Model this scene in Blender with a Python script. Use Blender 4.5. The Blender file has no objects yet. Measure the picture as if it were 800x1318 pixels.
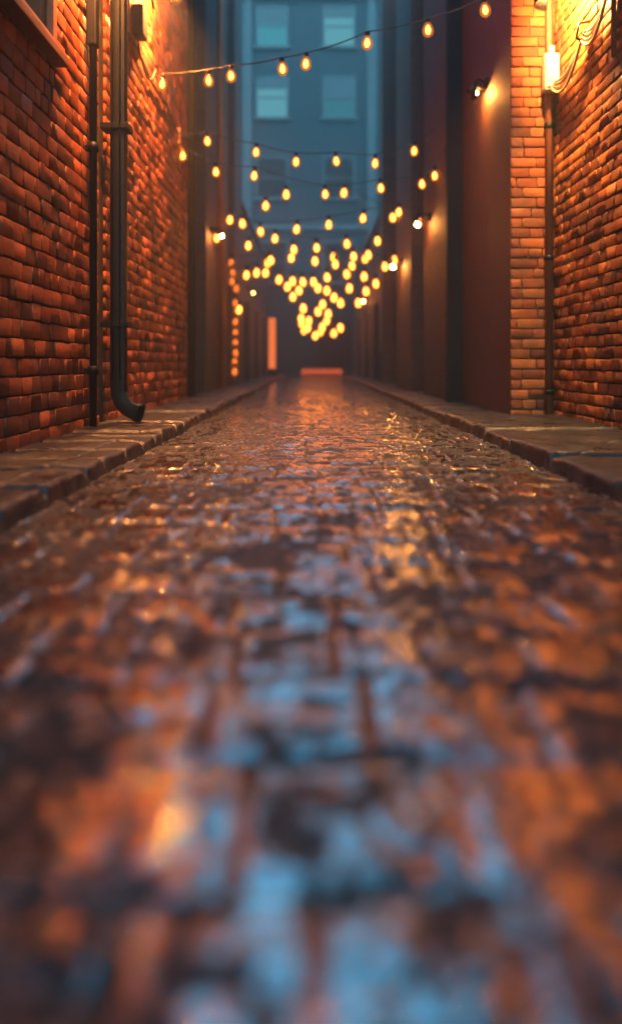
import bpy, math, random
import numpy as np
from mathutils import Vector, Matrix
random.seed(7); RNG = np.random.default_rng(11)
sc = bpy.context.scene
COL = sc.collection
R = math.radians

# ------------------------------------------------------------------ camera, world, sun, exposure
F, HX, HY, CZ = 1000.0, 400.0, 466.0, 0.60
cd = bpy.data.cameras.new('camera'); cam = bpy.data.objects.new('camera', cd); COL.objects.link(cam)
cam.location = (0, 0, CZ); cam.rotation_euler = (R(90), 0, 0)
cd.sensor_fit = 'HORIZONTAL'; cd.sensor_width = 36; cd.lens = 45.0
cd.shift_y = -(659 - HY) / 800.0
cd.clip_start = 0.05; cd.clip_end = 3000
cd.dof.use_dof = True; cd.dof.focus_distance = 5.7; cd.dof.aperture_fstop = 0.045 / 0.050
sc.camera = cam
w = bpy.data.worlds.new('World'); sc.world = w; w.use_nodes = True
wn = w.node_tree; bg = wn.nodes['Background']
sky = wn.nodes.new('ShaderNodeTexSky'); sky.sky_type = 'NISHITA'; sky.sun_disc = False
sky.sun_elevation = R(32.0); sky.sun_rotation = R(180); sky.ozone_density = 6.0; sky.air_density = 1.0; sky.dust_density = 0.3
tint = wn.nodes.new('ShaderNodeMixRGB'); tint.blend_type = 'MULTIPLY'; tint.inputs[0].default_value = 1
tint.inputs[2].default_value = (1.40, 2.35, 1.86, 1)
wn.links.new(sky.outputs[0], tint.inputs[1]); wn.links.new(tint.outputs[0], bg.inputs[0])
bg.inputs[1].default_value = 0.15
sd = bpy.data.lights.new('sun', 'SUN'); sun = bpy.data.objects.new('sun', sd); COL.objects.link(sun)
sd.energy = 0.05; sd.angle = R(12); sd.color = (1, 0.75, 0.55)
sun.rotation_euler = (R(58), 0, 0)
sc.view_settings.view_transform = 'Standard'; sc.view_settings.look = 'None'
sc.view_settings.exposure = 1.25; sc.view_settings.gamma = 1.0
sc.render.engine = 'CYCLES'
cy = sc.cycles
cy.use_denoising = True
cy.max_bounces = 6; cy.diffuse_bounces = 3; cy.glossy_bounces = 4; cy.transparent_max_bounces = 12
cy.volume_bounces = 0; cy.volume_step_rate = 4
cy.sample_clamp_indirect = 6.0; cy.caustics_reflective = False; cy.caustics_refractive = False
cy.blur_glossy = 0.3

def P(px, py, Y):
    return Vector(((px - HX) / F * Y, Y, CZ + (HY - py) / F * Y))

# ------------------------------------------------------------------ noise helpers
def vnoise(x, y, seed=0):
    r = np.random.default_rng(seed); T = r.random((256, 256))
    xi = np.floor(x).astype(int); yi = np.floor(y).astype(int)
    fx = x - xi; fy = y - yi; fx = fx*fx*(3-2*fx); fy = fy*fy*(3-2*fy)
    a = T[xi % 256, yi % 256]; b = T[(xi+1) % 256, yi % 256]; c = T[xi % 256, (yi+1) % 256]; d = T[(xi+1) % 256, (yi+1) % 256]
    return (a*(1-fx)+b*fx)*(1-fy)+(c*(1-fx)+d*fx)*fy - 0.5
def fbm(x, y, o=3, seed=0):
    s = 0; a = 1
    for k in range(o):
        s = s + a*vnoise(x*2**k, y*2**k, seed+k); a *= .5
    return s

def chips(x, y, size, seed, pitch, roll):
    """height field of broken stone chips: jittered cells, each with its own height and tilt"""
    h = lambda a, b, s: (np.sin(a*127.1 + b*311.7 + (s+seed)*74.7)*43758.5453) % 1.0
    gx = x/size; gy = y/size; ix = np.floor(gx); iy = np.floor(gy)
    best = np.full(x.shape, 9.); sec = np.full(x.shape, 9.); val = np.zeros(x.shape)
    for dx in (-1, 0, 1):
        for dy in (-1, 0, 1):
            a = ix+dx; b = iy+dy; cx = a+.15+.7*h(a, b, 1.); cy_ = b+.15+.7*h(a, b, 2.)
            d = np.sqrt((gx-cx)**2 + (gy-cy_)**2); m = d < best
            v = h(a, b, 3.)-.5 + ((gy-cy_)*(h(a, b, 4.)-.5)*pitch + (gx-cx)*(h(a, b, 5.)-.5)*roll)
            sec = np.where(m, best, np.minimum(sec, d)); val = np.where(m, v, val); best = np.where(m, d, best)
    return val, np.clip((sec-best)/.22, 0, 1)

# ------------------------------------------------------------------ mesh helpers
def link(name, me, mat=None, parent=None):
    o = bpy.data.objects.new(name, me); COL.objects.link(o)
    if mat is not None and not me.materials: me.materials.append(mat)
    if parent is not None: o.parent = parent
    return o
def np_mesh(name, V, Q, smooth=False):
    me = bpy.data.meshes.new(name)
    V = np.asarray(V, dtype=np.float32); Q = np.asarray(Q, dtype=np.int32)
    me.vertices.add(len(V)); me.vertices.foreach_set('co', V.ravel())
    me.loops.add(Q.size); me.loops.foreach_set('vertex_index', Q.ravel())
    me.polygons.add(len(Q)); me.polygons.foreach_set('loop_start', np.arange(0, Q.size, 4, dtype=np.int32))
    me.polygons.foreach_set('loop_total', np.full(len(Q), 4, dtype=np.int32))
    me.update(calc_edges=True); me.validate()
    if smooth: me.polygons.foreach_set('use_smooth', np.ones(len(me.polygons), dtype=bool))
    return me
def grid_faces(n, m):
    i = np.arange(n-1)[:, None]*m + np.arange(m-1)[None, :]
    return np.stack([i, i+1, i+m+1, i+m], -1).reshape(-1, 4)
class MB:
    def __init__(s): s.v = []; s.f = []; s.sm = []
    def add(s, vs, fs, smooth=False):
        b = len(s.v); s.v += [tuple(v) for v in vs]; s.f += [tuple(b+i for i in f) for f in fs]; s.sm += [smooth]*len(fs); return s
    def box(s, x0, x1, y0, y1, z0, z1, b=0.0):
        if b <= 0:
            vs = [(x, y, z) for z in (z0, z1) for y in (y0, y1) for x in (x0, x1)]
            return s.add(vs, [(0,2,3,1),(4,5,7,6),(0,1,5,4),(2,6,7,3),(0,4,6,2),(1,3,7,5)])
        import bmesh
        bm = bmesh.new(); bmesh.ops.create_cube(bm, size=1)
        for v in bm.verts: v.co = Vector(((x0+x1)/2 + v.co.x*(x1-x0), (y0+y1)/2 + v.co.y*(y1-y0), (z0+z1)/2 + v.co.z*(z1-z0)))
        bmesh.ops.bevel(bm, geom=bm.edges[:], offset=b, segments=2, affect='EDGES', profile=0.6)
        bm.verts.index_update(); s.add([v.co[:] for v in bm.verts], [[v.index for v in f.verts] for f in bm.faces]); bm.free(); return s
    def tube(s, pts, r, n=12, cap=True, square=0.0):
        pts = [Vector(p) for p in pts]; rs = r if isinstance(r, (list, tuple)) else [r]*len(pts)
        t = (pts[1]-pts[0]).normalized(); up = Vector((0,0,1)) if abs(t.z) < .9 else Vector((1,0,0))
        u = t.cross(up).normalized(); vs = []
        for i, p in enumerate(pts):
            if i == 0: d = pts[1]-pts[0]
            elif i == len(pts)-1: d = pts[-1]-pts[-2]
            else: d = (pts[i+1]-pts[i]).normalized() + (pts[i]-pts[i-1]).normalized()
            d.normalize(); u = (u - d*u.dot(d)).normalized(); v = d.cross(u)
            for k in range(n):
                a = 2*math.pi*(k+.5)/n; c, q = math.cos(a), math.sin(a)
                m = 1.0
                if square: m = (1-square) + square/max(abs(c), abs(q))
                vs.append(p + (u*c + v*q)*rs[i]*m)
        fs = [(i*n+k, i*n+(k+1) % n, (i+1)*n+(k+1) % n, (i+1)*n+k) for i in range(len(pts)-1) for k in range(n)]
        if cap: fs += [tuple(range(n))[::-1], tuple((len(pts)-1)*n+k for k in range(n))]
        return s.add(vs, fs, not square)
    def lathe(s, prof, c=(0,0,0), n=20, axis='z'):
        vs = []
        for (r, z) in prof:
            for k in range(n):
                a = 2*math.pi*k/n; x, y = r*math.cos(a), r*math.sin(a)
                q = (x, y, z) if axis == 'z' else ((z, x, y) if axis == 'x' else (x, z, y))
                vs.append((c[0]+q[0], c[1]+q[1], c[2]+q[2]))
        m = len(prof)
        fs = [(i*n+k, i*n+(k+1) % n, (i+1)*n+(k+1) % n, (i+1)*n+k) for i in range(m-1) for k in range(n)]
        if prof[0][0] > 1e-4: fs.append(tuple(range(n))[::-1])
        if prof[-1][0] > 1e-4: fs.append(tuple((m-1)*n+k for k in range(n)))
        return s.add(vs, fs, True)
    def mesh(s, name):
        me = bpy.data.meshes.new(name); me.from_pydata(s.v, [], s.f); me.update()
        me.polygons.foreach_set('use_smooth', s.sm); return me
    def build(s, name, mat, parent=None, loc=None):
        o = link(name, s.mesh(name), mat, parent)
        if loc is not None: o.location = loc
        return o
def tag(o, label, cat, group=None, kind=None):
    if label: o['label'] = label
    if cat: o['category'] = cat
    if group: o['group'] = group
    if kind: o['kind'] = kind
    return o
def thing(name, label, cat, loc=(0,0,0), group=None):
    o = bpy.data.objects.new(name, None); COL.objects.link(o); o.location = loc; o.empty_display_size = .1
    return tag(o, label, cat, group)

# ------------------------------------------------------------------ materials
class M:
    def __init__(s, name):
        s.m = bpy.data.materials.new(name); s.m.use_nodes = True; s.t = s.m.node_tree; s.b = s.t.nodes['Principled BSDF']
    def n(s, t, **k):
        x = s.t.nodes.new('ShaderNode'+t)
        for a, v in k.items():
            if isinstance(v, tuple) and hasattr(x.inputs.get(a.replace('_', ' '), None), 'default_value') : x.inputs[a.replace('_', ' ')].default_value = v
            elif a.replace('_', ' ') in x.inputs: x.inputs[a.replace('_', ' ')].default_value = v
            else: setattr(x, a, v)
        return x
    def l(s, a, b): s.t.links.new(a, b)
    def coord(s): return s.n('TexCoord').outputs['Object']
    def noise(s, scale, detail=4, rough=.6, vec=None):
        x = s.n('TexNoise'); x.inputs['Scale'].default_value = scale; x.inputs['Detail'].default_value = detail; x.inputs['Roughness'].default_value = rough
        s.l(vec if vec is not None else s.coord(), x.inputs['Vector']); return x.outputs['Fac']
    def ramp(s, fac, stops):
        x = s.n('ValToRGB'); e = x.color_ramp.elements
        while len(e) < len(stops): e.new(.5)
        for k, (p, c) in enumerate(stops):
            e[k].position = p; e[k].color = (c, c, c, 1) if isinstance(c, (int, float)) else (*c, 1)
        s.l(fac, x.inputs[0]); return x.outputs[0]
    def mix(s, fac, a, b, mode='MIX'):
        x = s.n('MixRGB'); x.blend_type = mode
        for sock, v in ((x.inputs[0], fac), (x.inputs[1], a), (x.inputs[2], b)):
            if isinstance(v, (int, float)): sock.default_value = v
            elif isinstance(v, tuple): sock.default_value = (*v, 1)
            else: s.l(v, sock)
        return x.outputs[0]
    def bump(s, h, strength, dist, prev=None):
        x = s.n('Bump'); x.inputs['Strength'].default_value = strength; x.inputs['Distance'].default_value = dist
        s.l(h, x.inputs['Height'])
        if prev is not None: s.l(prev, x.inputs['Normal'])
        return x.outputs[0]
    def set(s, col=None, rough=None, metal=None, spec=None, normal=None):
        for key, v in (('Base Color', col), ('Roughness', rough), ('Metallic', metal), ('Specular IOR Level', spec), ('Normal', normal)):
            if v is None: continue
            if isinstance(v, (int, float)): s.b.inputs[key].default_value = v
            elif isinstance(v, tuple): s.b.inputs[key].default_value = (*v, 1)
            else: s.l(v, s.b.inputs[key])
        return s.m

def brick_mat(name, c1, c2, c3, rough=.55):
    m = M(name); co = m.coord()
    rnd = m.n('NewGeometry').outputs['Random Per Island']
    c = m.ramp(rnd, [(0.0, c1), (.45, c2), (1.0, c3)])
    n1 = m.noise(9, 6, .7); n2 = m.noise(70, 4, .7); n3 = m.noise(1.3, 3)
    c = m.mix(1.0, c, m.ramp(n1, [(.25, .55), (.7, 1.15)]), 'MULTIPLY')
    c = m.mix(1.0, c, m.ramp(n2, [(.3, .7), (.65, 1.1)]), 'MULTIPLY')
    r2 = m.n('Math'); r2.operation = 'FRACT'; r3 = m.n('Math'); r3.operation = 'MULTIPLY'; r3.inputs[1].default_value = 37.7; m.l(rnd, r3.inputs[0]); m.l(r3.outputs[0], r2.inputs[0])
    c = m.mix(1.0, c, m.ramp(r2.outputs[0], [(0.0, .5), (.15, .85), (.85, 1.0), (1.0, 1.25)]), 'MULTIPLY')
    c = m.mix(m.ramp(n3, [(.46, 0.0), (.66, .65)]), c, (.035, .024, .02))
    nb = m.bump(n1, .8, .012); nb = m.bump(n2, .7, .004, nb)
    return m.set(c, m.ramp(n1, [(.3, rough-.18), (.7, rough+.25)]), spec=.25, normal=nb)
brickL = brick_mat('red_brick', (.24, .045, .013), (.36, .078, .022), (.48, .12, .034))
brickR = brick_mat('orange_brick', (.30, .070, .016), (.43, .115, .024), (.54, .17, .036))
def mortar_mat(name, c):
    m = M(name); n = m.noise(60, 5, .7)
    return m.set(m.mix(n, c, tuple(v*.5 for v in c)), .9, normal=m.bump(n, .8, .006))
mortar = mortar_mat('mortar', (.045, .032, .024)); mortarR = mortar_mat('pale_mortar', (.20, .11, .05))

def tex_brick_mat(name, c1, c2, cm, scale=(.22, .1), axis='y', rough=.7, grime=.5):
    m = M(name); sep = m.n('SeparateXYZ'); m.l(m.coord(), sep.inputs[0]); cb = m.n('CombineXYZ')
    m.l(sep.outputs['Y' if axis == 'y' else 'X'], cb.inputs[0]); m.l(sep.outputs['Z'], cb.inputs[1])
    bt = m.n('TexBrick'); bt.inputs['Scale'].default_value = 1.0
    bt.inputs['Brick Width'].default_value = scale[0]; bt.inputs['Row Height'].default_value = scale[1]; bt.inputs['Mortar Size'].default_value = .008
    bt.inputs['Mortar Smooth'].default_value = .4
    bt.inputs['Color1'].default_value = (*c1, 1); bt.inputs['Color2'].default_value = (*c2, 1); bt.inputs['Mortar'].default_value = (*cm, 1)
    m.l(cb.outputs[0], bt.inputs['Vector'])
    n1 = m.noise(14, 5, .7); n3 = m.noise(.9, 4)
    c = m.mix(1.0, bt.outputs['Color'], m.ramp(n1, [(.25, .5), (.75, 1.2)]), 'MULTIPLY')
    c = m.mix(m.ramp(n3, [(.45, 0.0), (.7, grime)]), c, (.03, .03, .033))
    inv = m.n('Math'); inv.operation = 'SUBTRACT'; inv.inputs[0].default_value = 1; m.l(bt.outputs['Fac'], inv.inputs[1])
    nb = m.bump(inv.outputs[0], .9, .012); nb = m.bump(n1, .6, .01, nb)
    return m.set(c, rough, normal=nb)
texL = tex_brick_mat('old_red_brick', (.24, .06, .025), (.17, .042, .02), (.07, .04, .03), (.22, .11))
texR = tex_brick_mat('old_brown_brick', (.12, .04, .022), (.085, .028, .017), (.04, .025, .018), (.22, .1))
texD = tex_brick_mat('dark_brick', (.07, .045, .04), (.05, .035, .033), (.04, .035, .03), (.22, .1), grime=.7)
def plain(name, col, rough=.5, metal=0., bscale=30, bstr=.3, var=.35, spec=.5):
    m = M(name); n = m.noise(bscale, 5, .65); n2 = m.noise(3, 4)
    c = m.mix(1.0, m.mix(n2, tuple(v*(1-var) for v in col), tuple(min(1, v*(1+var)) for v in col)), m.ramp(n, [(.2, .75), (.8, 1.15)]), 'MULTIPLY')
    return m.set(c, rough, metal, spec, m.bump(n, bstr, .004))
M_iron = plain('black_iron', (.006, .006, .0065), .5, 0, spec=.18)
M_dark = plain('dark_paint', (.014, .013, .013), .75, spec=.2)
M_render = plain('dark_render', (.06, .055, .055), .85, bscale=12)
M_redplaster = plain('red_plaster', (.085, .028, .011), .7, bscale=18, bstr=.6)
M_copper = plain('rusty_pipe', (.26, .09, .035), .5, .4)
M_cable = plain('cable_rubber', (.05, .04, .032), .5, bstr=.1)
M_cableP = plain('pale_cable', (.42, .32, .2), .5, bstr=.1)
M_wood = plain('orange_wood', (.30, .11, .04), .55)
M_white = plain('cream_box', (.5, .45, .36), .45, bstr=.1, var=.1)
M_stone = plain('stone_trim', (.06, .085, .095), .8)
m = M('window_glass'); M_glass = m.set((.012, .016, .02), .06, spec=.9, normal=m.bump(m.noise(3, 1), .04, .02))
m = M('facade_blue'); n = m.noise(2, 4); M_facade = m.set(m.mix(n, (.008, .020, .026), (.015, .034, .042)), .85, normal=m.bump(m.noise(8, 5), .5, .03))
def emit(name, col, st):
    mm = bpy.data.materials.new(name); mm.use_nodes = True; t = mm.node_tree; t.nodes.clear()
    e = t.nodes.new('ShaderNodeEmission'); o = t.nodes.new('ShaderNodeOutputMaterial')
    e.inputs[0].default_value = (*col, 1); e.inputs[1].default_value = st; t.links.new(e.outputs[0], o.inputs[0]); return mm
E_bulb = emit('bulb_filament_glow', (1, .27, .04), 10)
E_dim = emit('dim_filament_glow', (1, .2, .035), 1.0)
E_win = emit('lit_blue_window', (.06, .34, .42), .36)
E_wins = [E_win, emit('dim_blue_window', (.05, .26, .33), .28), emit('pale_blue_window', (.12, .40, .46), .38)]
E_neon = emit('orange_light_tube', (1, .2, .045), .45)
E_box = emit('orange_light_box', (1, .15, .045), .26)
# bulb glass: amber, see-through, glowing a little
mm = bpy.data.materials.new('amber_bulb_glass'); mm.use_nodes = True; t = mm.node_tree; t.nodes.clear()
o_ = t.nodes.new('ShaderNodeOutputMaterial'); tr = t.nodes.new('ShaderNodeBsdfTransparent'); tr.inputs[0].default_value = (1, .8, .5, 1)
em = t.nodes.new('ShaderNodeEmission'); em.inputs[0].default_value = (1, .26, .03, 1); em.inputs[1].default_value = .45
gl = t.nodes.new('ShaderNodeBsdfGlossy'); gl.inputs['Roughness'].default_value = .05
lw = t.nodes.new('ShaderNodeLayerWeight'); lw.inputs[0].default_value = .45
m1 = t.nodes.new('ShaderNodeMixShader'); m2 = t.nodes.new('ShaderNodeMixShader'); m2.inputs[0].default_value = .06
t.links.new(lw.outputs['Facing'], m1.inputs[0]); t.links.new(tr.outputs[0], m1.inputs[1]); t.links.new(em.outputs[0], m1.inputs[2])
t.links.new(m1.outputs[0], m2.inputs[1]); t.links.new(gl.outputs[0], m2.inputs[2]); t.links.new(m2.outputs[0], o_.inputs[0])
G_bulb = mm; mm.cycles.emission_sampling = 'NONE'

# wet cobbles
m = M('wet_cobble'); co = m.coord()
mp = m.n('Mapping'); mp.inputs['Scale'].default_value = (.06, 1, .6); m.l(co, mp.inputs[0]); mv = mp.outputs[0]
nA = m.noise(5, 5, .6, mv); nB = m.noise(50, 5, .65, mv); nC = m.noise(160, 3, .6, mv); nW = m.noise(1.7, 3, .55)
col = m.mix(nA, (.008, .0075, .008), (.022, .019, .018)); col = m.mix(1.0, col, m.ramp(nB, [(.3, .6), (.7, 1.2)]), 'MULTIPLY')
nb = m.bump(nA, .5, .008); nb = m.bump(nB, .7, .0028, nb); nb = m.bump(nC, .5, .0006, nb)
nW = m.noise(3.2, 5, .7)
rgh = m.ramp(nW, [(.46, .045), (.76, .17)]); ior = m.ramp(nW, [(.48, 1.0), (.68, 0.0)])
mr = m.n('MapRange'); m.l(ior, mr.inputs[0]); mr.inputs[3].default_value = 1.35; mr.inputs[4].default_value = 2.9
at_ = m.n('Attribute'); at_.attribute_name = 'stone'; stn = m.ramp(at_.outputs['Fac'], [(.08, 0.0), (.5, 1.0)])
rgh = m.mix(stn, (.6, .6, .6), rgh); ior = m.mix(1.0, ior, stn, 'MULTIPLY'); m.l(ior, mr.inputs[0]); col = m.mix(stn, (.012, .010, .009), col)
M_road = m.set(col, rgh, spec=.9, normal=nb)
m.l(mr.outputs[0], m.b.inputs['IOR'])
cwt = m.n('MapRange'); m.l(ior, cwt.inputs[0]); cwt.inputs[3].default_value = .08; cwt.inputs[4].default_value = .6; m.l(cwt.outputs[0], m.b.inputs['Coat Weight']); m.b.inputs['Coat Roughness'].default_value = .06
m = M('pavement_stone'); nA = m.noise(4, 5); nB = m.noise(55, 5, .7)
col = m.mix(nA, (.014, .012, .0125), (.036, .030, .030)); col = m.mix(1.0, col, m.ramp(nB, [(.3, .7), (.7, 1.15)]), 'MULTIPLY')
M_pave = m.set(col, m.ramp(nA, [(.35, .24), (.7, .6)]), normal=m.bump(nB, .8, .005, m.bump(nA, .4, .01)))
m = M('ground_dirt'); M_ground = m.set(m.mix(m.noise(.5, 4), (.04, .04, .04), (.07, .065, .06)), .8)

# ------------------------------------------------------------------ ground, road, pavements
gb = MB(); gb.add([(-600, -600, -.06), (600, -600, -.06), (600, 900, -.06), (-600, 900, -.06)], [(0, 1, 2, 3)])
gb.build('ground', M_ground)['kind'] = 'structure'
XL, XR = -1.12, 1.35
ys = np.concatenate([np.linspace(-3, .4, 90)[:-1], .4*np.exp(np.arange(0, 1630)*.00275)]); ys = ys[ys < 34.6]
xs = np.linspace(XL-.06, XR+.06, 380)
Yg, Xg = np.meshgrid(ys, xs, indexing='ij')
wx = Xg + .02*fbm(Xg*3, Yg*3, 2, 5); wy = Yg + .03*fbm(Xg*2.3+9, Yg*2.3, 2, 6)
rh = .29; row = np.floor(wy/rh).astype(int)
hsh = lambda a, b, s: (np.sin(a*127.1 + b*311.7 + s*74.7)*43758.5453) % 1.0
cw = .19 + .13*hsh(row, 0*row, 1.0); cc = wx/cw + hsh(row, 0*row, 2.0)*3; ci = np.floor(cc).astype(int)
u = (cc-ci)*2-1; v = (wy/rh-row)*2-1
eu = np.clip((1-np.abs(u))*cw/2/.018, 0, 1); ev = np.clip((1-np.abs(v))*rh/2/.028, 0, 1)
jn = 1.0 + 1.6*fbm(Xg*7, Yg*7, 3, 61); e = (1-(1-np.clip(eu*jn, 0, 1))**2)*(1-(1-np.clip(ev*jn, 0, 1))**2)
e = np.maximum(e, np.clip(fbm(Xg*3, Yg*3, 3, 71)*2.2-.15, 0, .8))
H = .015*e + .005*(hsh(ci, row, 3.)-.5) + u*.0006*(hsh(ci, row, 4.)-.5)*e + v*.007*(hsh(ci, row, 5.)-.5)*e - (.0006*u*u+.005*v*v)*e
cav0 = .75 + 2.6*fbm(Xg*22, Yg*20, 3, 81) + 1.2*fbm(Xg*6, Yg*6, 2, 85)
ch1, ce1 = chips(wx+.01*fbm(Xg*20, Yg*20, 2, 91), wy, .085, 3, 2.6, .9); ch2, ce2 = chips(wx, wy+.006*fbm(Xg*40, Yg*40, 2, 92), .036, 9, 2.2, .9)
fade = np.clip(1.3-Yg/16, .25, 1)*.85
H = H*fade + .012*fbm(Xg*1.4, Yg*1.4, 3, 21) + (.0004*np.clip(cav0, 0, 1) + .0046*fbm(Xg*1.6, Yg*9, 4, 51) + .0034*fbm(Xg*3, Yg*24, 3, 31) + .0020*ch1 + .0011*ce1 + .0013*ch2 + .0007*ce2 + .0008*np.abs(fbm(Xg*20, Yg*60, 2, 41)))*np.clip(1.3-Yg/9, .2, 1)
H = H - .012*np.clip((np.abs(Xg-.11)-.9)/.3, 0, 1) - .01
V = np.stack([Xg, Yg, H], -1).reshape(-1, 3)
rme = np_mesh('road', V, grid_faces(len(ys), len(xs)), True)
at = rme.attributes.new('stone', 'FLOAT', 'POINT'); cav = np.clip(.75 + 2.6*fbm(Xg*22, Yg*20, 3, 81) + 1.2*fbm(Xg*6, Yg*6, 2, 85), 0, 1)
at.data.foreach_set('value', (np.clip(e, 0, 1)*cav*(.1+.9*ce1)*(.4+.6*ce2)).astype(np.float32).ravel())
rd = link('road', rme, M_road); rd['kind'] = 'structure'

KH = .08
def pavement(side, xk, xw, seed, slab, cracks):
    ys = np.concatenate([np.linspace(-3, 1.5, 60)[:-1], 1.5*np.exp(np.arange(0, 900)*.0036)]); ys = ys[ys < 34.7]
    wdt = abs(xw-xk)
    # profile: (offset from the kerb face outwards, height factor)
    prof = [(-.012, -.9), (-.008, -.4), (-.004, .2), (0, .6), (.004, .82), (.012, .93), (.024, .985), (.045, 1.)]
    offs = [p[0] for p in prof] + list(np.linspace(.06, wdt, 60)); zf = [p[1] for p in prof] + [1.]*60
    S = np.array(offs); Z = np.array(zf)*KH
    Yg, Sg = np.meshgrid(ys, S, indexing='ij'); Zg = np.broadcast_to(Z, Yg.shape).copy()
    edge = np.clip(1-Sg/.25, 0, 1)
    kerbnoise = .016*fbm(Yg*1.3, 0*Yg, 4, seed) + .012*fbm(Yg*5, Sg*25, 3, seed+3)
    So = Sg + kerbnoise*edge
    Zg = Zg + (.018*fbm(Yg*3, Sg*3, 3, seed+5))*np.clip(Z/KH, 0, 1)*edge + .008*fbm(Yg*5, Sg*6, 3, seed+7) + .004*fbm(Yg*30, Sg*30, 2, seed+8)
    rr = np.random.default_rng(seed)
    j = -3.0; joints = []
    while j < 30: joints.append(j); j += slab*(.7+.7*rr.random())
    for k, jy in enumerate(joints):
        sk = (rr.random()-.5)*.10
        d = np.abs(Yg-jy-sk*Sg-.012*fbm(Sg*6, Yg*0, 2, seed+k))
        Zg -= .05*np.clip(1.5-d/(.034 if slab < .6 else .022), 0, 1)*np.clip(Z/KH, 0, 1)
        if k: Zg += (hsh(np.array(k), np.array(seed), 1.)-.5)*.022*((Yg > joints[k-1]) & (Yg <= jy))*np.clip(Z/KH, 0, 1)
    if not cracks:
        Zg -= .014*np.clip(1-np.abs(Sg-.2-.01*fbm(Yg*2, Sg*0, 2, seed))/.012, 0, 1)
    for (cy0, a, b, ln) in cracks:
        d = np.abs(Yg-cy0-a*Sg-b*fbm(Sg*7, Yg*0, 3, seed+int(cy0*10)))
        Zg -= .028*np.clip(1-d/.018, 0, 1)*(Sg > ln[0])*(Sg < ln[1])
    X = xk + side*So
    V = np.stack([X, Yg, Zg], -1).reshape(-1, 3)
    Q = grid_faces(len(ys), len(S))
    if side < 0: Q = Q[:, ::-1]
    o = link('pavement', np_mesh('pavement', V, Q, True), M_pave); o['kind'] = 'structure'
pavement(-1, XL, -1.9, 3, .42, [])
pavement(1, XR, 2.5, 8, .95, [(4.9, .35, .25, (.45, 1.2)), (6.3, -.3, .2, (0, .5)), (4.3, .5, .2, (0, .35)), (7.2, .2, .3, (.2, .8))])

# ------------------------------------------------------------------ brick panels with real bricks
def brick_panel(face, u0, u1, z0, z1, axis, out, bw, bh, name, mat, parent, holes=(), jit=1.0, joint=.011):
    """face: coordinate of the brick front; axis 'y' = wall along Y, 'x' = wall along X; out = direction the face looks (+1/-1)."""
    V = []; Q = []; rr = random.Random(name+str(face)+str(u0))
    fr = [(1.0, 0.0, .014), (1.0, .008, .004), (.0, .016, 0.0)]
    z = z0; k = 0
    while z < z1 - bh*.6:
        hh = bh
        u = u0 - (bw*.5 if k % 2 else 0) - rr.random()*.03; a = u
        while a < u1:
            L = bw*(rr.choice([1, 1, 1, .5, .75, .92])) ; b = min(a+L, u1); aa = max(a, u0); a0 = a; a = a+L
            if b-aa < .035: continue
            if any(h[0]-.0 < (aa+b)/2 < h[1] and h[2] < z+hh/2 < h[3] for h in holes): continue
            d = (rr.random()-.5)*.010*jit; dz = (rr.random()-.5)*.007*jit; tl = (rr.random()-.5)*.008*jit; g = joint/2
            base = len(V)
            ring = lambda ins, dep: [(aa+g+ins+rr.uniform(-.0015,.0015), z+g+ins+dz+rr.uniform(-.003,.003)*jit, dep), (b-g-ins+rr.uniform(-.0015,.0015), z+g+ins+dz+rr.uniform(-.003,.003)*jit, dep+tl),
                                     (b-g-ins, z+hh-g-ins+dz+rr.uniform(-.003,.003)*jit, dep+tl), (aa+g+ins, z+hh-g-ins+dz+rr.uniform(-.003,.003)*jit, dep)]
            for ins, dep in ((0, .04), (0, .006+d), (.002, .0015+d), (.006, d)):
                for (uu, zz, dd) in ring(ins, dep):
                    n = face - out*dd
                    V.append((n, uu, zz) if axis == 'y' else (uu, n, zz))
            for r_ in range(3):
                for q in range(4):
                    Q.append((base+r_*4+q, base+r_*4+(q+1) % 4, base+r_*4+4+(q+1) % 4, base+r_*4+4+q))
            Q.append((base+12, base+13, base+14, base+15))
        z += bh; k += 1
    flip = (axis == 'y' and out < 0) or (axis == 'x' and out > 0)
    if flip: Q = [q[::-1] for q in Q]
    return link(name, np_mesh(name, V, Q), mat, parent)

WL, WR, WP = -1.82, 2.40, 1.98        # left wall, near right wall, far right wall
D = .026                              # mortar lies this far behind the brick faces
# --- left near building
t = thing('brick_building', 'red brick building nearest on the left, with the high wooden window', 'building', (WL, 2, 0))
t.matrix_world = Matrix.Identity(4)
MB().box(WL-3, WL-D, -4, 6.42, -.05, 11).build('wall', mortar, t)
HW = (4.05, 5.5, 2.74, 4.45)
brick_panel(WL, -1.0, 6.42, .03, 6.5, 'y', 1, .20, .12, 'brick_facing', brickL, t, holes=[HW], jit=1.2, joint=.013)
MB().box(WL-.016, WL-.002, -4, 6.42, 6.53, 11).build('upper_wall', texL, t)
win = MB()
for a in ((4.07, 4.15, 2.78, 4.4), (5.39, 5.47, 2.78, 4.4), (4.15, 5.39, 4.32, 4.4), (4.15, 5.39, 2.78, 2.86), (4.74, 4.79, 2.86, 4.32), (4.15, 4.74, 3.55, 3.60), (4.79, 5.39, 3.55, 3.60)):
    win.box(WL-.03, WL+.035, a[0], a[1], a[2], a[3], .004)
wf = win.build('window', M_wood, t)
MB().box(WL-.0155, WL-.01, 4.16, 5.38, 2.87, 4.31).build('pane', M_glass, wf)
MB().box(WL-.01, WL+.10, 3.98, 5.54, 2.70, 2.765, .008).build('sill', M_wood, wf)
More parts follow.
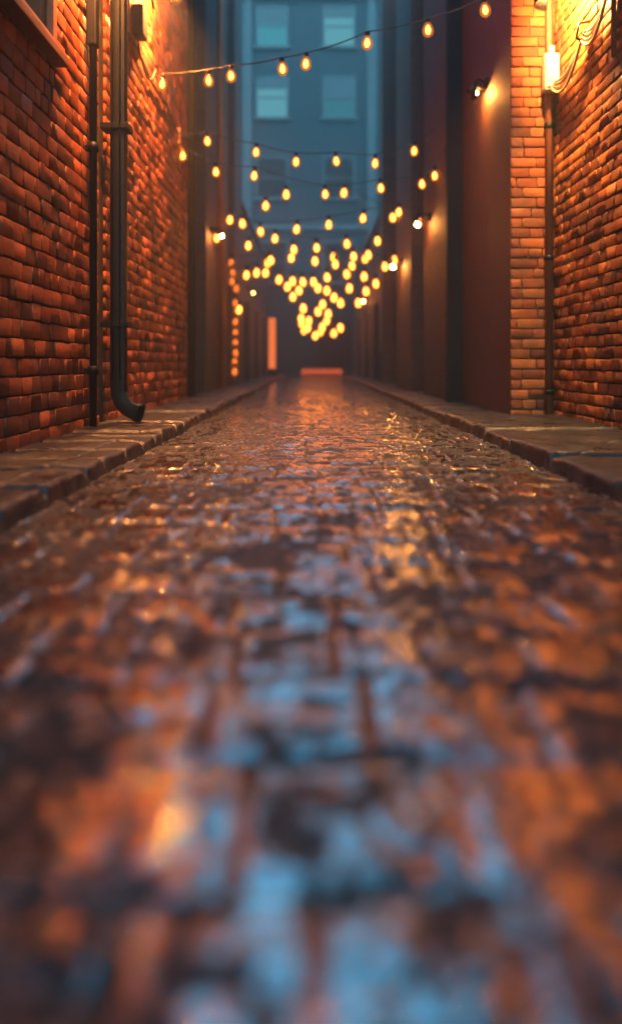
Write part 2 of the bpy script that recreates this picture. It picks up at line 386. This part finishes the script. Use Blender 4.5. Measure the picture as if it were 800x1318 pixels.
# --- left second building
t = thing('brick_building', 'weathered red brick building just beyond the thick black downpipe on the left', 'building')
MB().box(WL-3, WL-D, 6.46, 12.1, -.05, 11.4).build('wall', mortar, t)
brick_panel(WL, 6.9, 12.1, .03, 6.6, 'y', 1, .23, .115, 'brick_facing', brickL, t, jit=1.5, joint=.010)
MB().box(WL-.016, WL-.002, 6.46, 12.1, 6.63, 11.4).build('upper_wall', texL, t)
brick_panel(WL+.012, 6.48, 6.62, .03, 6.6, 'y', 1, .14, .12, 'corner_bricks', brickL, t)
# --- left third building: dark recess then lit pier
t = thing('brick_building', 'dark brick building on the left behind the upright strand of dim bulbs', 'building')
b = MB(); b.box(WL-3, WL-.42, 12.12, 13.5, -.05, 10.8); b.box(WL-3, WL-.004, 13.5, 17.0, -.05, 10.8); b.box(WL-3, WL-.4, 17.0, 18.6, -.05, 10.8); b.box(WL-3, WL-.004, 18.6, 20.2, -.05, 10.8)
b.build('wall', texR, t)
MB().box(WL-.415, WL-.36, 12.3, 13.3, .08, 2.5, .01).build('door', M_dark, t)
MB().box(WL-.395, WL-.34, 17.25, 18.4, .08, 2.4, .01).build('door', M_dark, t)
# --- right near building
t = thing('brick_building', 'orange brick building nearest on the right, under the looped cables', 'building')
MB().box(WR+D, WR+3, -4, 7.7, -.05, 11).build('wall', mortar, t)
brick_panel(WR, -1.0, 7.68, .03, 6.5, 'y', -1, .20, .10, 'brick_facing', brickR, t, jit=1.2, joint=.015)
MB().box(WR+.002, WR+.016, -4, 7.69, 6.53, 11).build('upper_wall', texR, t)
# --- right second building with the brick return facing the camera
t = thing('brick_building', 'brick building on the right whose end wall faces the camera behind the conduit', 'building')
MB().box(WP+D, WP+3, 7.7+D, 10.3, -.05, 10.6).build('wall', mortarR, t)
brick_panel(7.7, WP, WR+.02, .03, 6.5, 'x', -1, .27, .10, 'end_wall_bricks', brickR, t, jit=.9, joint=.012)
MB().box(WP, WP+.015, 7.72, 10.18, .02, 6.5).build('side_wall', M_redplaster, t)
MB().box(WP, WP+.015, 7.705, 10.3, 6.53, 10.6).box(WP+.016, WR+.1, 7.703, 7.716, 6.53, 10.6).build('upper_wall', texR, t)
# --- right third building
t = thing('brick_building', 'brown brick building on the right that carries the two bracket lamps', 'building')
b = MB(); b.box(1.8, 5, 10.36, 12.4, -.05, 10.9); b.box(2.14, 5, 12.4, 14.0, -.05, 10.9); b.box(1.8, 5, 14.0, 16.4, -.05, 10.9); b.box(2.14, 5, 16.4, 19.6, -.05, 10.9); b.box(1.8, 5, 19.6, 20.4, -.05, 10.9)
b.build('wall', texR, t)
MB().box(2.08, 2.136, 12.6, 13.8, .08, 2.5, .01).build('door', M_dark, t)
MB().box(2.08, 2.136, 16.9, 18.1, .08, 2.5, .01).build('door', M_dark, t)
MB().box(2.08, 2.136, 18.4, 19.4, 1.0, 2.5, .01).build('shutter', M_dark, t)
b = MB().box(1.79, 1.985, 10.20, 10.354, .07, 9.5, .008)  # dark banded box added to stand in for the shaded wall return
for z in (1.2, 3.4, 5.6, 7.8): b.box(1.78, 1.99, 10.19, 10.356, z, z+.05, .004)
tag(b.build('shade_strip', M_dark, None), 'dark strip standing in for shade on the right wall past the brick end wall', 'shade strip')
# --- low buildings further down
def low_building(x0, x1, y0, y1, h, lab, xf):
    t = thing('low_building', lab, 'building')
    MB().box(x0, x1, y0, y1, -.05, h).build('wall', texD, t)
    MB().box(x0-.08, x1+.08, y0+.02, y1-.02, h, h+.16, .02).build('coping', M_stone, t)
    s = 1 if xf > 0 else -1
    for k in range(3):
        a = y0+1.5+k*(y1-y0-2)/3
        d = MB().box(min(xf, xf-s*.06), max(xf, xf-s*.06), a, a+1.1, .08, 2.3, .01).build('door' if k == 1 else 'window_shutter', M_dark, t)
low_building(-5, -1.86, 20.4, 34.2, 4.7, 'low dark brick building at the far left end of the alley', -1.86)
low_building(1.9, 5, 20.6, 34.2, 4.5, 'low dark brick building at the far right end of the alley', 1.9)
# --- far blue building
YB = 35.0
t = thing('apartment_building', 'hazy blue apartment building closing the far end of the alley', 'building')
b = MB(); b.box(-8, 8, YB, YB+8, -.05, 17.0)
b.build('wall', M_facade, t)
MB().box(-8.3, 8.3, YB-.35, YB-.01, 16.9, 17.2, .05).build('cornice', M_stone, t)
for x in (-2.85, 2.72): MB().box(x-.2, x+.2, YB-.16, YB-.005, .3, 16.9, .02).build('pilaster', M_stone, t)
MB().box(-8, 8, YB-.12, YB-.006, 6.55, 6.8, .02).build('string_course', M_stone, t)
for i, wx_ in enumerate((-4.75, -1.75, 1.26, 4.27)):
    for j, wz in enumerate((1.7, 5.1, 8.9, 12.5, 15.7)):
        if j == 0 and i in (1, 2): continue
        hw, hh = .65, .88
        b = MB()
        for q in ((wx_-hw-.1, wx_-hw, wz-hh, wz+hh+.1), (wx_+hw, wx_+hw+.1, wz-hh, wz+hh+.1), (wx_-hw, wx_+hw, wz+hh, wz+hh+.1), (wx_-hw, wx_+hw, wz-.03, wz+.03)):
            b.box(q[0], q[1], YB-.09, YB-.004, q[2], q[3])
        f = b.build('window', M_stone, t)
        MB().box(wx_-hw+.002, wx_+hw-.002, YB-.04, YB-.002, wz-hh, wz+hh).build('pane', E_wins[(i*2+j) % 3] if j >= 3 else M_dark, f)
        if j >= 3: MB().box(wx_-hw+.01, wx_+hw-.01, YB-.06, YB-.045, wz+hh*(.75, .1, .45, -.1)[(i+j*3) % 4], wz+hh-.01).build('blind', M_stone, f)
        MB().box(wx_-hw-.2, wx_+hw+.2, YB-.2, YB-.003, wz-hh-.14, wz-hh-.004, .01).build('sill', M_stone, f)
df = MB().box(.35, 1.75, YB-.05, YB-.004, 0, 2.6, .01).build('door', M_dark, t)
tag(MB().box(-.42, 1.38, 34.3, 34.55, .06, .30, .05).build('light_box', E_box), 'low glowing orange light box at the foot of the far building', 'light box')

# ------------------------------------------------------------------ left wall fittings
t = thing('drainpipe', 'thin black pipe running up the corner of the nearest left brick building', 'pipe')
MB().tube([(-1.755, 6.27, .06), (-1.755, 6.27, 9)], .030, 14).build('pipe', M_iron, t)
for z in (.5, 2.3, 4.1): MB().tube([(-1.755, 6.27, z), (-1.755, 6.27, z+.07)], .046, 14).box(-1.83, -1.75, 6.25, 6.29, z+.01, z+.05).build('clamp', M_iron, t)
MB().box(-1.80, -1.72, 6.22, 6.33, 3.15, 4.4, .012).build('pipe_box', M_iron, t)
t = thing('downpipe', 'thick black downpipe with an elbow foot on the left wall', 'downpipe')
pts = [(-1.66, 6.72, 9), (-1.66, 6.72, .42), (-1.655, 6.72, .33), (-1.63, 6.715, .26), (-1.585, 6.71, .205), (-1.53, 6.70, .175), (-1.47, 6.69, .16)]
MB().tube(pts, .070, 20, cap=False, square=.55).build('pipe', M_iron, t)
MB().tube([(-1.50, 6.695, .168), (-1.465, 6.689, .159)], .081, 20, cap=False, square=.5).build('outlet_rim', M_iron, t)
for z in (.9, 2.6, 4.3): MB().box(-1.8, -1.56, 6.62, 6.82, z, z+.05, .006).build('clamp', M_iron, t)
for dx in (-.035, .03): MB().tube([(-1.66+dx, 6.625, .45), (-1.66+dx, 6.625, 8.9)], .007, 6).build('seam', M_iron, t)

def cable(name, pts, r, sag, mat, label, cat, group=None, parent=None, n=10):
    out = []
    for i in range(len(pts)-1):
        a, b = Vector(pts[i]), Vector(pts[i+1])
        for k in range(n):
            q = k/n; p = a.lerp(b, q); p.z -= 4*sag[i]*q*(1-q); out.append(p)
    out.append(Vector(pts[-1]))
    o = MB().tube(out, r, 8).build(name, mat, parent)
    if label: tag(o, label, cat, group)
    return o
cable('cable', [(-1.79, 6.95, 3.9), (-1.78, 8.0, 3.84), (-1.79, 9.6, 3.82), (-1.79, 12.0, 3.8)], .016, [.05, .09, .14], M_cable, 'dark cable sagging along the left brick wall above the downpipe foot', 'cable')
cable('cable', [(-1.77, 7.85, 4.15), (-1.75, 8.05, 3.75), (-1.70, 8.5, 3.80)], .012, [.12, .16], M_cable, 'short loose cable dangling from the bracket on the left wall', 'cable')
t = thing('cable_bracket', 'rusty bracket with a junction box high on the left wall', 'bracket')
MB().box(-1.83, -1.79, 7.7, 8.1, 3.75, 4.35, .01).build('back_plate', M_copper, t)
MB().box(-1.79, -1.68, 7.78, 8.0, 3.9, 4.2, .015).build('junction_box', M_dark, t)
MB().tube([(-1.79, 7.9, 4.3), (-1.62, 7.9, 4.34), (-1.6, 7.9, 4.2)], .014, 8).build('hook', M_iron, t)
t = thing('cable_bracket', 'small rusty clip holding the cable farther along the left wall', 'bracket')
MB().box(-1.83, -1.76, 10.5, 10.95, 3.55, 3.78, .01).build('plate', M_copper, t)
MB().tube([(-1.76, 10.7, 3.7), (-1.64, 10.7, 3.62)], .015, 8).build('hook', M_iron, t)
tag(MB().tube([(-1.76, 15.2, .1), (-1.76, 15.2, 10)], .05, 12).build('drainpipe', M_copper), 'rusty orange pipe climbing the dark building on the left', 'pipe')
tag(MB().tube([(-1.72, 11.2, .1), (-1.72, 11.2, 10)], .06, 12).build('drainpipe', M_dark), 'dark pipe at the far end of the weathered left brick wall', 'pipe')

# ------------------------------------------------------------------ right wall fittings
t = thing('conduit', 'vertical brown conduit in the corner of the right brick walls', 'pipe')
MB().tube([(2.34, 7.64, .07), (2.34, 7.64, 9)], .040, 14).build('pipe', M_copper, t)
for z in (.28, 1.6, 2.9, 4.4): MB().tube([(2.34, 7.64, z), (2.34, 7.64, z+.05)], .05, 14).build('clamp', M_iron, t)
t = thing('junction_box', 'cream junction box on the brown conduit with cables looping out', 'junction box')
MB().box(2.25, 2.39, 7.46, 7.60, 3.22, 3.58, .025).build('box', M_white, t)
MB().box(2.262, 2.378, 7.445, 7.462, 3.25, 3.55, .006).build('cover', M_white, t)
MB().tube([(2.33, 7.53, 3.57), (2.33, 7.53, 3.66)], .03, 12).build('gland', M_white, t)
t = thing('cable_bundle', 'bundle of cables looping from the cream junction box along the right wall', 'cable')
for k in range(4):
    dz = -.035*k; dx = -.012*k
    cable('cable', [(2.34+dx, 7.46, 3.30+dz*.6), (2.345+dx, 6.65, 3.44+dz*.8), (2.33+dx, 6.0, 3.62+dz), (2.34+dx, 5.2, 3.95+dz)], .0125, [.10+.03*k, .13+.02*k, .08], (M_cableP, M_cable, M_copper, M_cableP)[k], None, None, None, t)
MB().tube([(2.38, 6.65, 3.52), (2.29, 6.65, 3.50), (2.27, 6.65, 3.38), (2.33, 6.65, 3.34)], .012, 8).build('hook', M_iron, t)
tag(MB().tube([(2.375, 6.1, 3.0), (2.37, 6.1, 6)], .02, 8).build('conduit', M_copper), 'thin conduit rising beside the looped cables on the right wall', 'pipe')

# ------------------------------------------------------------------ wall lamps
def wall_lamp(x, y, z, side, r, st, label, group=None, col=(1, .36, .07), light_block=0, off=.19):
    """side = direction from the wall into the alley; x = wall face"""
    t = thing('wall_lamp', label, 'lamp', (x, y, z), group)
    MB().lathe([(.07, 0), (.07, .02*side), (.05, .035*side), (0, .036*side)], (0, 0, .12), 20, 'x').build('back_plate', M_iron, t)
    MB().tube([(0, 0, .12), (side*.10, 0, .17), (side*(off-.01), 0, .15), (side*off, 0, .07)], .012, 8).build('arm', M_iron, t)
    c = (side*off, 0, 0)
    MB().lathe([(.025, .11), (.03, .07), (.10*max(1, r/.06), .035), (.105*max(1, r/.06), .03), (.03, .06)], c, 24).build('shade', M_iron, t)
    if light_block:      # half-shell added to block lamp light toward the road and alley
        vs = []; n = 20
        for rr_ in (light_block, light_block+.006):
            for zz in (-1.7*light_block, .05):
                for k in range(n+1):
                    a = -math.pi/2 + math.pi*k/n; vs.append((c[0]+side*(rr_*math.cos(a)-.2*light_block), rr_*math.sin(a), zz))
        q = n+1; fs = []
        for k in range(n):
            fs += [(k, k+1, q+k+1, q+k), (2*q+k, 3*q+k, 3*q+k+1, 2*q+k+1), (k, 2*q+k, 2*q+k+1, k+1), (q+k, q+k+1, 3*q+k+1, 3*q+k)]
        MB().add(vs, fs, True).build('light_block', M_iron, t)
    MB().lathe([(r*math.sin(a), r*math.cos(a)) for a in [math.pi*k/10 for k in range(11)]], (c[0], 0, .035-r*.9), 20).build('bulb', emit('lamp_glow', col, st), t)
    return t
wall_lamp(WR, 6.8, 4.0, -1, .07, 2300, 'wall lamp with added light block above the looped cables on the right', col=(1, .50, .13), light_block=.15, off=.32)
wall_lamp(WL, 5.85, 4.2, 1, .07, 2200, 'wall lamp with added light block between the wooden window and the thin black pipe', col=(1, .34, .07), light_block=.15, off=.32)
wall_lamp(WL, 8.3, 4.75, 1, .07, 4300, 'wall lamp with added light block above the thick downpipe on the left', col=(1, .36, .07), light_block=.15, off=.32)
wall_lamp(WP, 8.76, 3.63, -1, .03, 1000, 'wall lamp glowing softly behind the brick end wall on the right', light_block=.05, off=.13)
wall_lamp(1.8, 11.75, 2.68, -1, .035, 330, 'nearer bracket lamp on the brown brick building on the right')
wall_lamp(1.8, 15.3, 2.48, -1, .04, 330, 'farther bracket lamp on the brown brick building on the right')
wall_lamp(WL, 14.2, 2.9, 1, .03, 260, 'bracket lamp on the dark brick building on the left')
wall_lamp(WL-.04, 22.5, 2.6, 1, .03, 20, 'faint wall lamp on the low building at the far left')
wall_lamp(1.9, 25.5, 2.6, -1, .04, 50, 'faint wall lamp on the low building at the far right')

# ------------------------------------------------------------------ string lights
gl_me = MB().lathe([(.0, -.19), (.022, -.186), (.042, -.17), (.054, -.145), (.056, -.12), (.048, -.092), (.034, -.068), (.024, -.05)], (0,0,0), 20).mesh('bulb')
gl_me.materials.append(G_bulb)
so_me = MB().lathe([(.014, .0), (.024, -.006), (.026, -.05), (.022, -.058)], (0,0,0), 14).mesh('socket'); so_me.materials.append(M_iron)
fi_me = MB().lathe([(.0, -.165), (.014, -.158), (.025, -.138), (.027, -.118), (.021, -.095), (.009, -.075), (0, -.07)], (0,0,0), 12).mesh('filament'); fi_me.materials.append(E_bulb)
fd_me = fi_me.copy(); fd_me.materials.clear(); fd_me.materials.append(E_dim)
for mm_ in (E_bulb, E_dim, E_win, E_neon, E_box, *E_wins): mm_.cycles.emission_sampling = 'NONE'
gd_me = gl_me.copy(); gd_me.materials.clear(); G_dim = G_bulb.copy(); gd_me.materials.append(G_dim)
[n_ for n_ in G_dim.node_tree.nodes if n_.type == 'EMISSION'][0].inputs[1].default_value = .16; G_dim.cycles.emission_sampling = 'NONE'
def add_bulb(root, p, dim=False, s=1.0):
    g = bpy.data.objects.new('bulb', gd_me if dim else gl_me); COL.objects.link(g); g.parent = root; g.location = p
    g.rotation_euler = (random.uniform(-.12, .12), random.uniform(-.12, .12), random.uniform(0, 6)); k = s*min(2.9, max(1, 1+(p.y-10)*.10)); g.scale = (k, k, k)
    for nm, me in (('socket', so_me), ('filament', fd_me if dim else fi_me)):
        c = bpy.data.objects.new(nm, me); COL.objects.link(c); c.parent = g
def string(label, ends, pts, dim=False):
    """ends: (Yl, Yr) depth at x=first/last attach; pts: bulb centre pixels, left to right"""
    (xl, yl, Yl), (xr, yr, Yr) = ends
    A, B = P(xl, yl, Yl), P(xr, yr, Yr)
    t = thing('string_light', label, 'string light', (0, 0, 0), 'string lights hung across the alley')
    nodes = [A]
    for (px, py) in pts:
        # depth where the sight column px crosses the straight plan line A-B
        k = (px-HX)/F; Y = (A.x*(B.y-A.y) - A.y*(B.x-A.x)) / ((B.y-A.y) - k*(B.x-A.x)*1.0) if abs(B.y-A.y) > 1e-6 else A.y
        if abs(B.y-A.y) > 1e-6:
            # solve A + q(B-A) with x = k*y
            q = (k*A.y - A.x)/((B.x-A.x) - k*(B.y-A.y)); Y = A.y + q*(B.y-A.y)
        p = P(px, py, Y); p.z += .12*min(2.9, max(1, 1+(p.y-10)*.10))
        nodes.append(p); add_bulb(t, p, dim)
    nodes.append(B)
    out = []
    for i in range(len(nodes)-1):
        a, b = nodes[i], nodes[i+1]; sg = min(.05, .03*(b-a).length)
        for k in range(6):
            q = k/6; p = a.lerp(b, q); p.z -= 4*sg*q*(1-q); out.append(p)
    out.append(nodes[-1])
    MB().tube(out, .0075, 6).build('cord', M_cable, t)
    return t
def ends(Yl, yl, Yr, yr, xr=1.8, xl=-1.8):
    return ((HX + xl/Yl*F, yl, Yl), (HX + xr/Yr*F, yr, Yr))
string('nearest and highest string light, sloping up to the brick end wall on the right', ((190, 100, 8.6), (654, -6, 7.66)),
       [(210,108),(267,103),(297,98),(362,88),(394,82),(473,55),(550,38),(622,13)])
string('second string light, its right end bulb hanging highest of its row beside the dark shade strip', ends(10.4, 172, 11.3, 158),
       [(266,181),(330,196),(381,208),(431,207),(483,210),(533,194),(570,169)])
string('third string light, starting lower at the weathered left brick wall', ends(10.9, 195, 11.15, 212),
       [(235,200),(277,221),(328,226),(418,250),(489,242),(542,237),(559,226)])
string('string light whose five bulbs arch up at mid alley', ends(16.9, 282, 16.0, 282),
       [(311,288),(342,265),(368,250),(443,248),(504,280)])
string('string light ending just left of the nearer bracket lamp', ends(15.8, 270, 12.6, 270),
       [(297,283),(335,298),(383,295),(423,289),(468,281),(514,273),(538,286)])
string('string light starting at the bracket lamp on the dark left building', ends(14.4, 300, 15.0, 285),
       [(279,306),(320,316),(354,307),(407,319),(445,314),(485,310)])
string('string light ending beside the farther bracket lamp', ends(17.5, 330, 16.4, 325),
       [(348,335),(377,321),(431,340),(472,328),(507,335)])
string('string light with its left bulb hanging low beside the upright strand', ends(18.2, 345, 17.6, 330),
       [(318,354),(344,338),(376,332),(405,336),(428,331),(454,330)])
string('string light with two close bulbs at its left end above the low left building', ends(19.4, 345, 18.6, 335),
       [(331,351),(343,351),(388,363),(420,357),(452,342),(470,333),(494,343)])
string('string light of evenly sagging bulbs above the low buildings', ends(22.5, 350, 21.5, 350),
       [(360,360),(376,362),(402,363),(445,353),(469,356),(483,365)])
string('string light one row nearer than the low hanging bulb cluster', ends(24.5, 362, 24.5, 362),
       [(371,369),(384,374),(410,371),(420,374),(450,371),(470,375)])
string('sparse string light with three bulbs over the low right building', ends(26.5, 375, 26.0, 378),
       [(378,382),(431,383),(461,390)])
string('string light topping the low hanging bulb cluster', ends(28.5, 385, 28.5, 382),
       [(389,397),(416,392),(437,390)])
string('string light through the upper middle of the low hanging bulb cluster', ends(30, 398, 30, 395),
       [(387,410),(408,401),(423,404)])
string('string light through the lower middle of the low hanging bulb cluster', ends(31, 402, 31, 405),
       [(398,413),(414,421),(421,413),(437,422)])
string('string light in front of the lowest one in the bulb cluster', ends(32, 410, 32, 415),
       [(388,416),(397,422),(430,429)])
string('lowest and farthest string light at the point of the bulb cluster', ends(33, 415, 33, 420),
       [(392,425),(406,432),(413,427)])
# upright strand on the left
t = thing('light_strand', 'upright strand of dim orange bulbs hanging against the left buildings', 'string light')
prev = []
for k, (px, py) in enumerate([(296,334),(299,347),(298,358),(304,367),(303,386),(304,397),(304,410),(303,424),(303,437),(302,450),(302,462),(302,474)]):
    p = P(px, py, 16.8); p.z += .12; p.x = max(p.x, WL+.1); prev.append(p+Vector((0, .03, 0))); add_bulb(t, p, True, .95)
p = P(309, 394, 16.6); p.z += .12; add_bulb(t, p)
MB().tube([prev[0]+Vector((0, 0, .6))]+prev, .008, 6).build('cord', M_cable, t)
t = thing('light_tube', 'upright glowing orange light tube standing by the low left building', 'light')
MB().tube([(-1.5, 30, .35), (-1.5, 30, 2.3)], .13, 14).build('tube', E_neon, t)
MB().lathe([(.2, .07), (.2, .2), (.15, .33), (.15, .36)], (-1.5, 30, 0), 16).build('base', M_iron, t)

# ------------------------------------------------------------------ damp evening air
hm = bpy.data.materials.new('haze'); hm.use_nodes = True; t = hm.node_tree; t.nodes.clear()
ho = t.nodes.new('ShaderNodeOutputMaterial'); pv = t.nodes.new('ShaderNodeVolumePrincipled')
pv.inputs['Color'].default_value = (.8, .85, .9, 1); pv.inputs['Density'].default_value = .0068; pv.inputs['Anisotropy'].default_value = .3
t.links.new(pv.outputs[0], ho.inputs['Volume'])
hz = MB().box(-700, 700, -700, 1000, -1.2, 19).build('haze', hm); hz['kind'] = 'stuff'
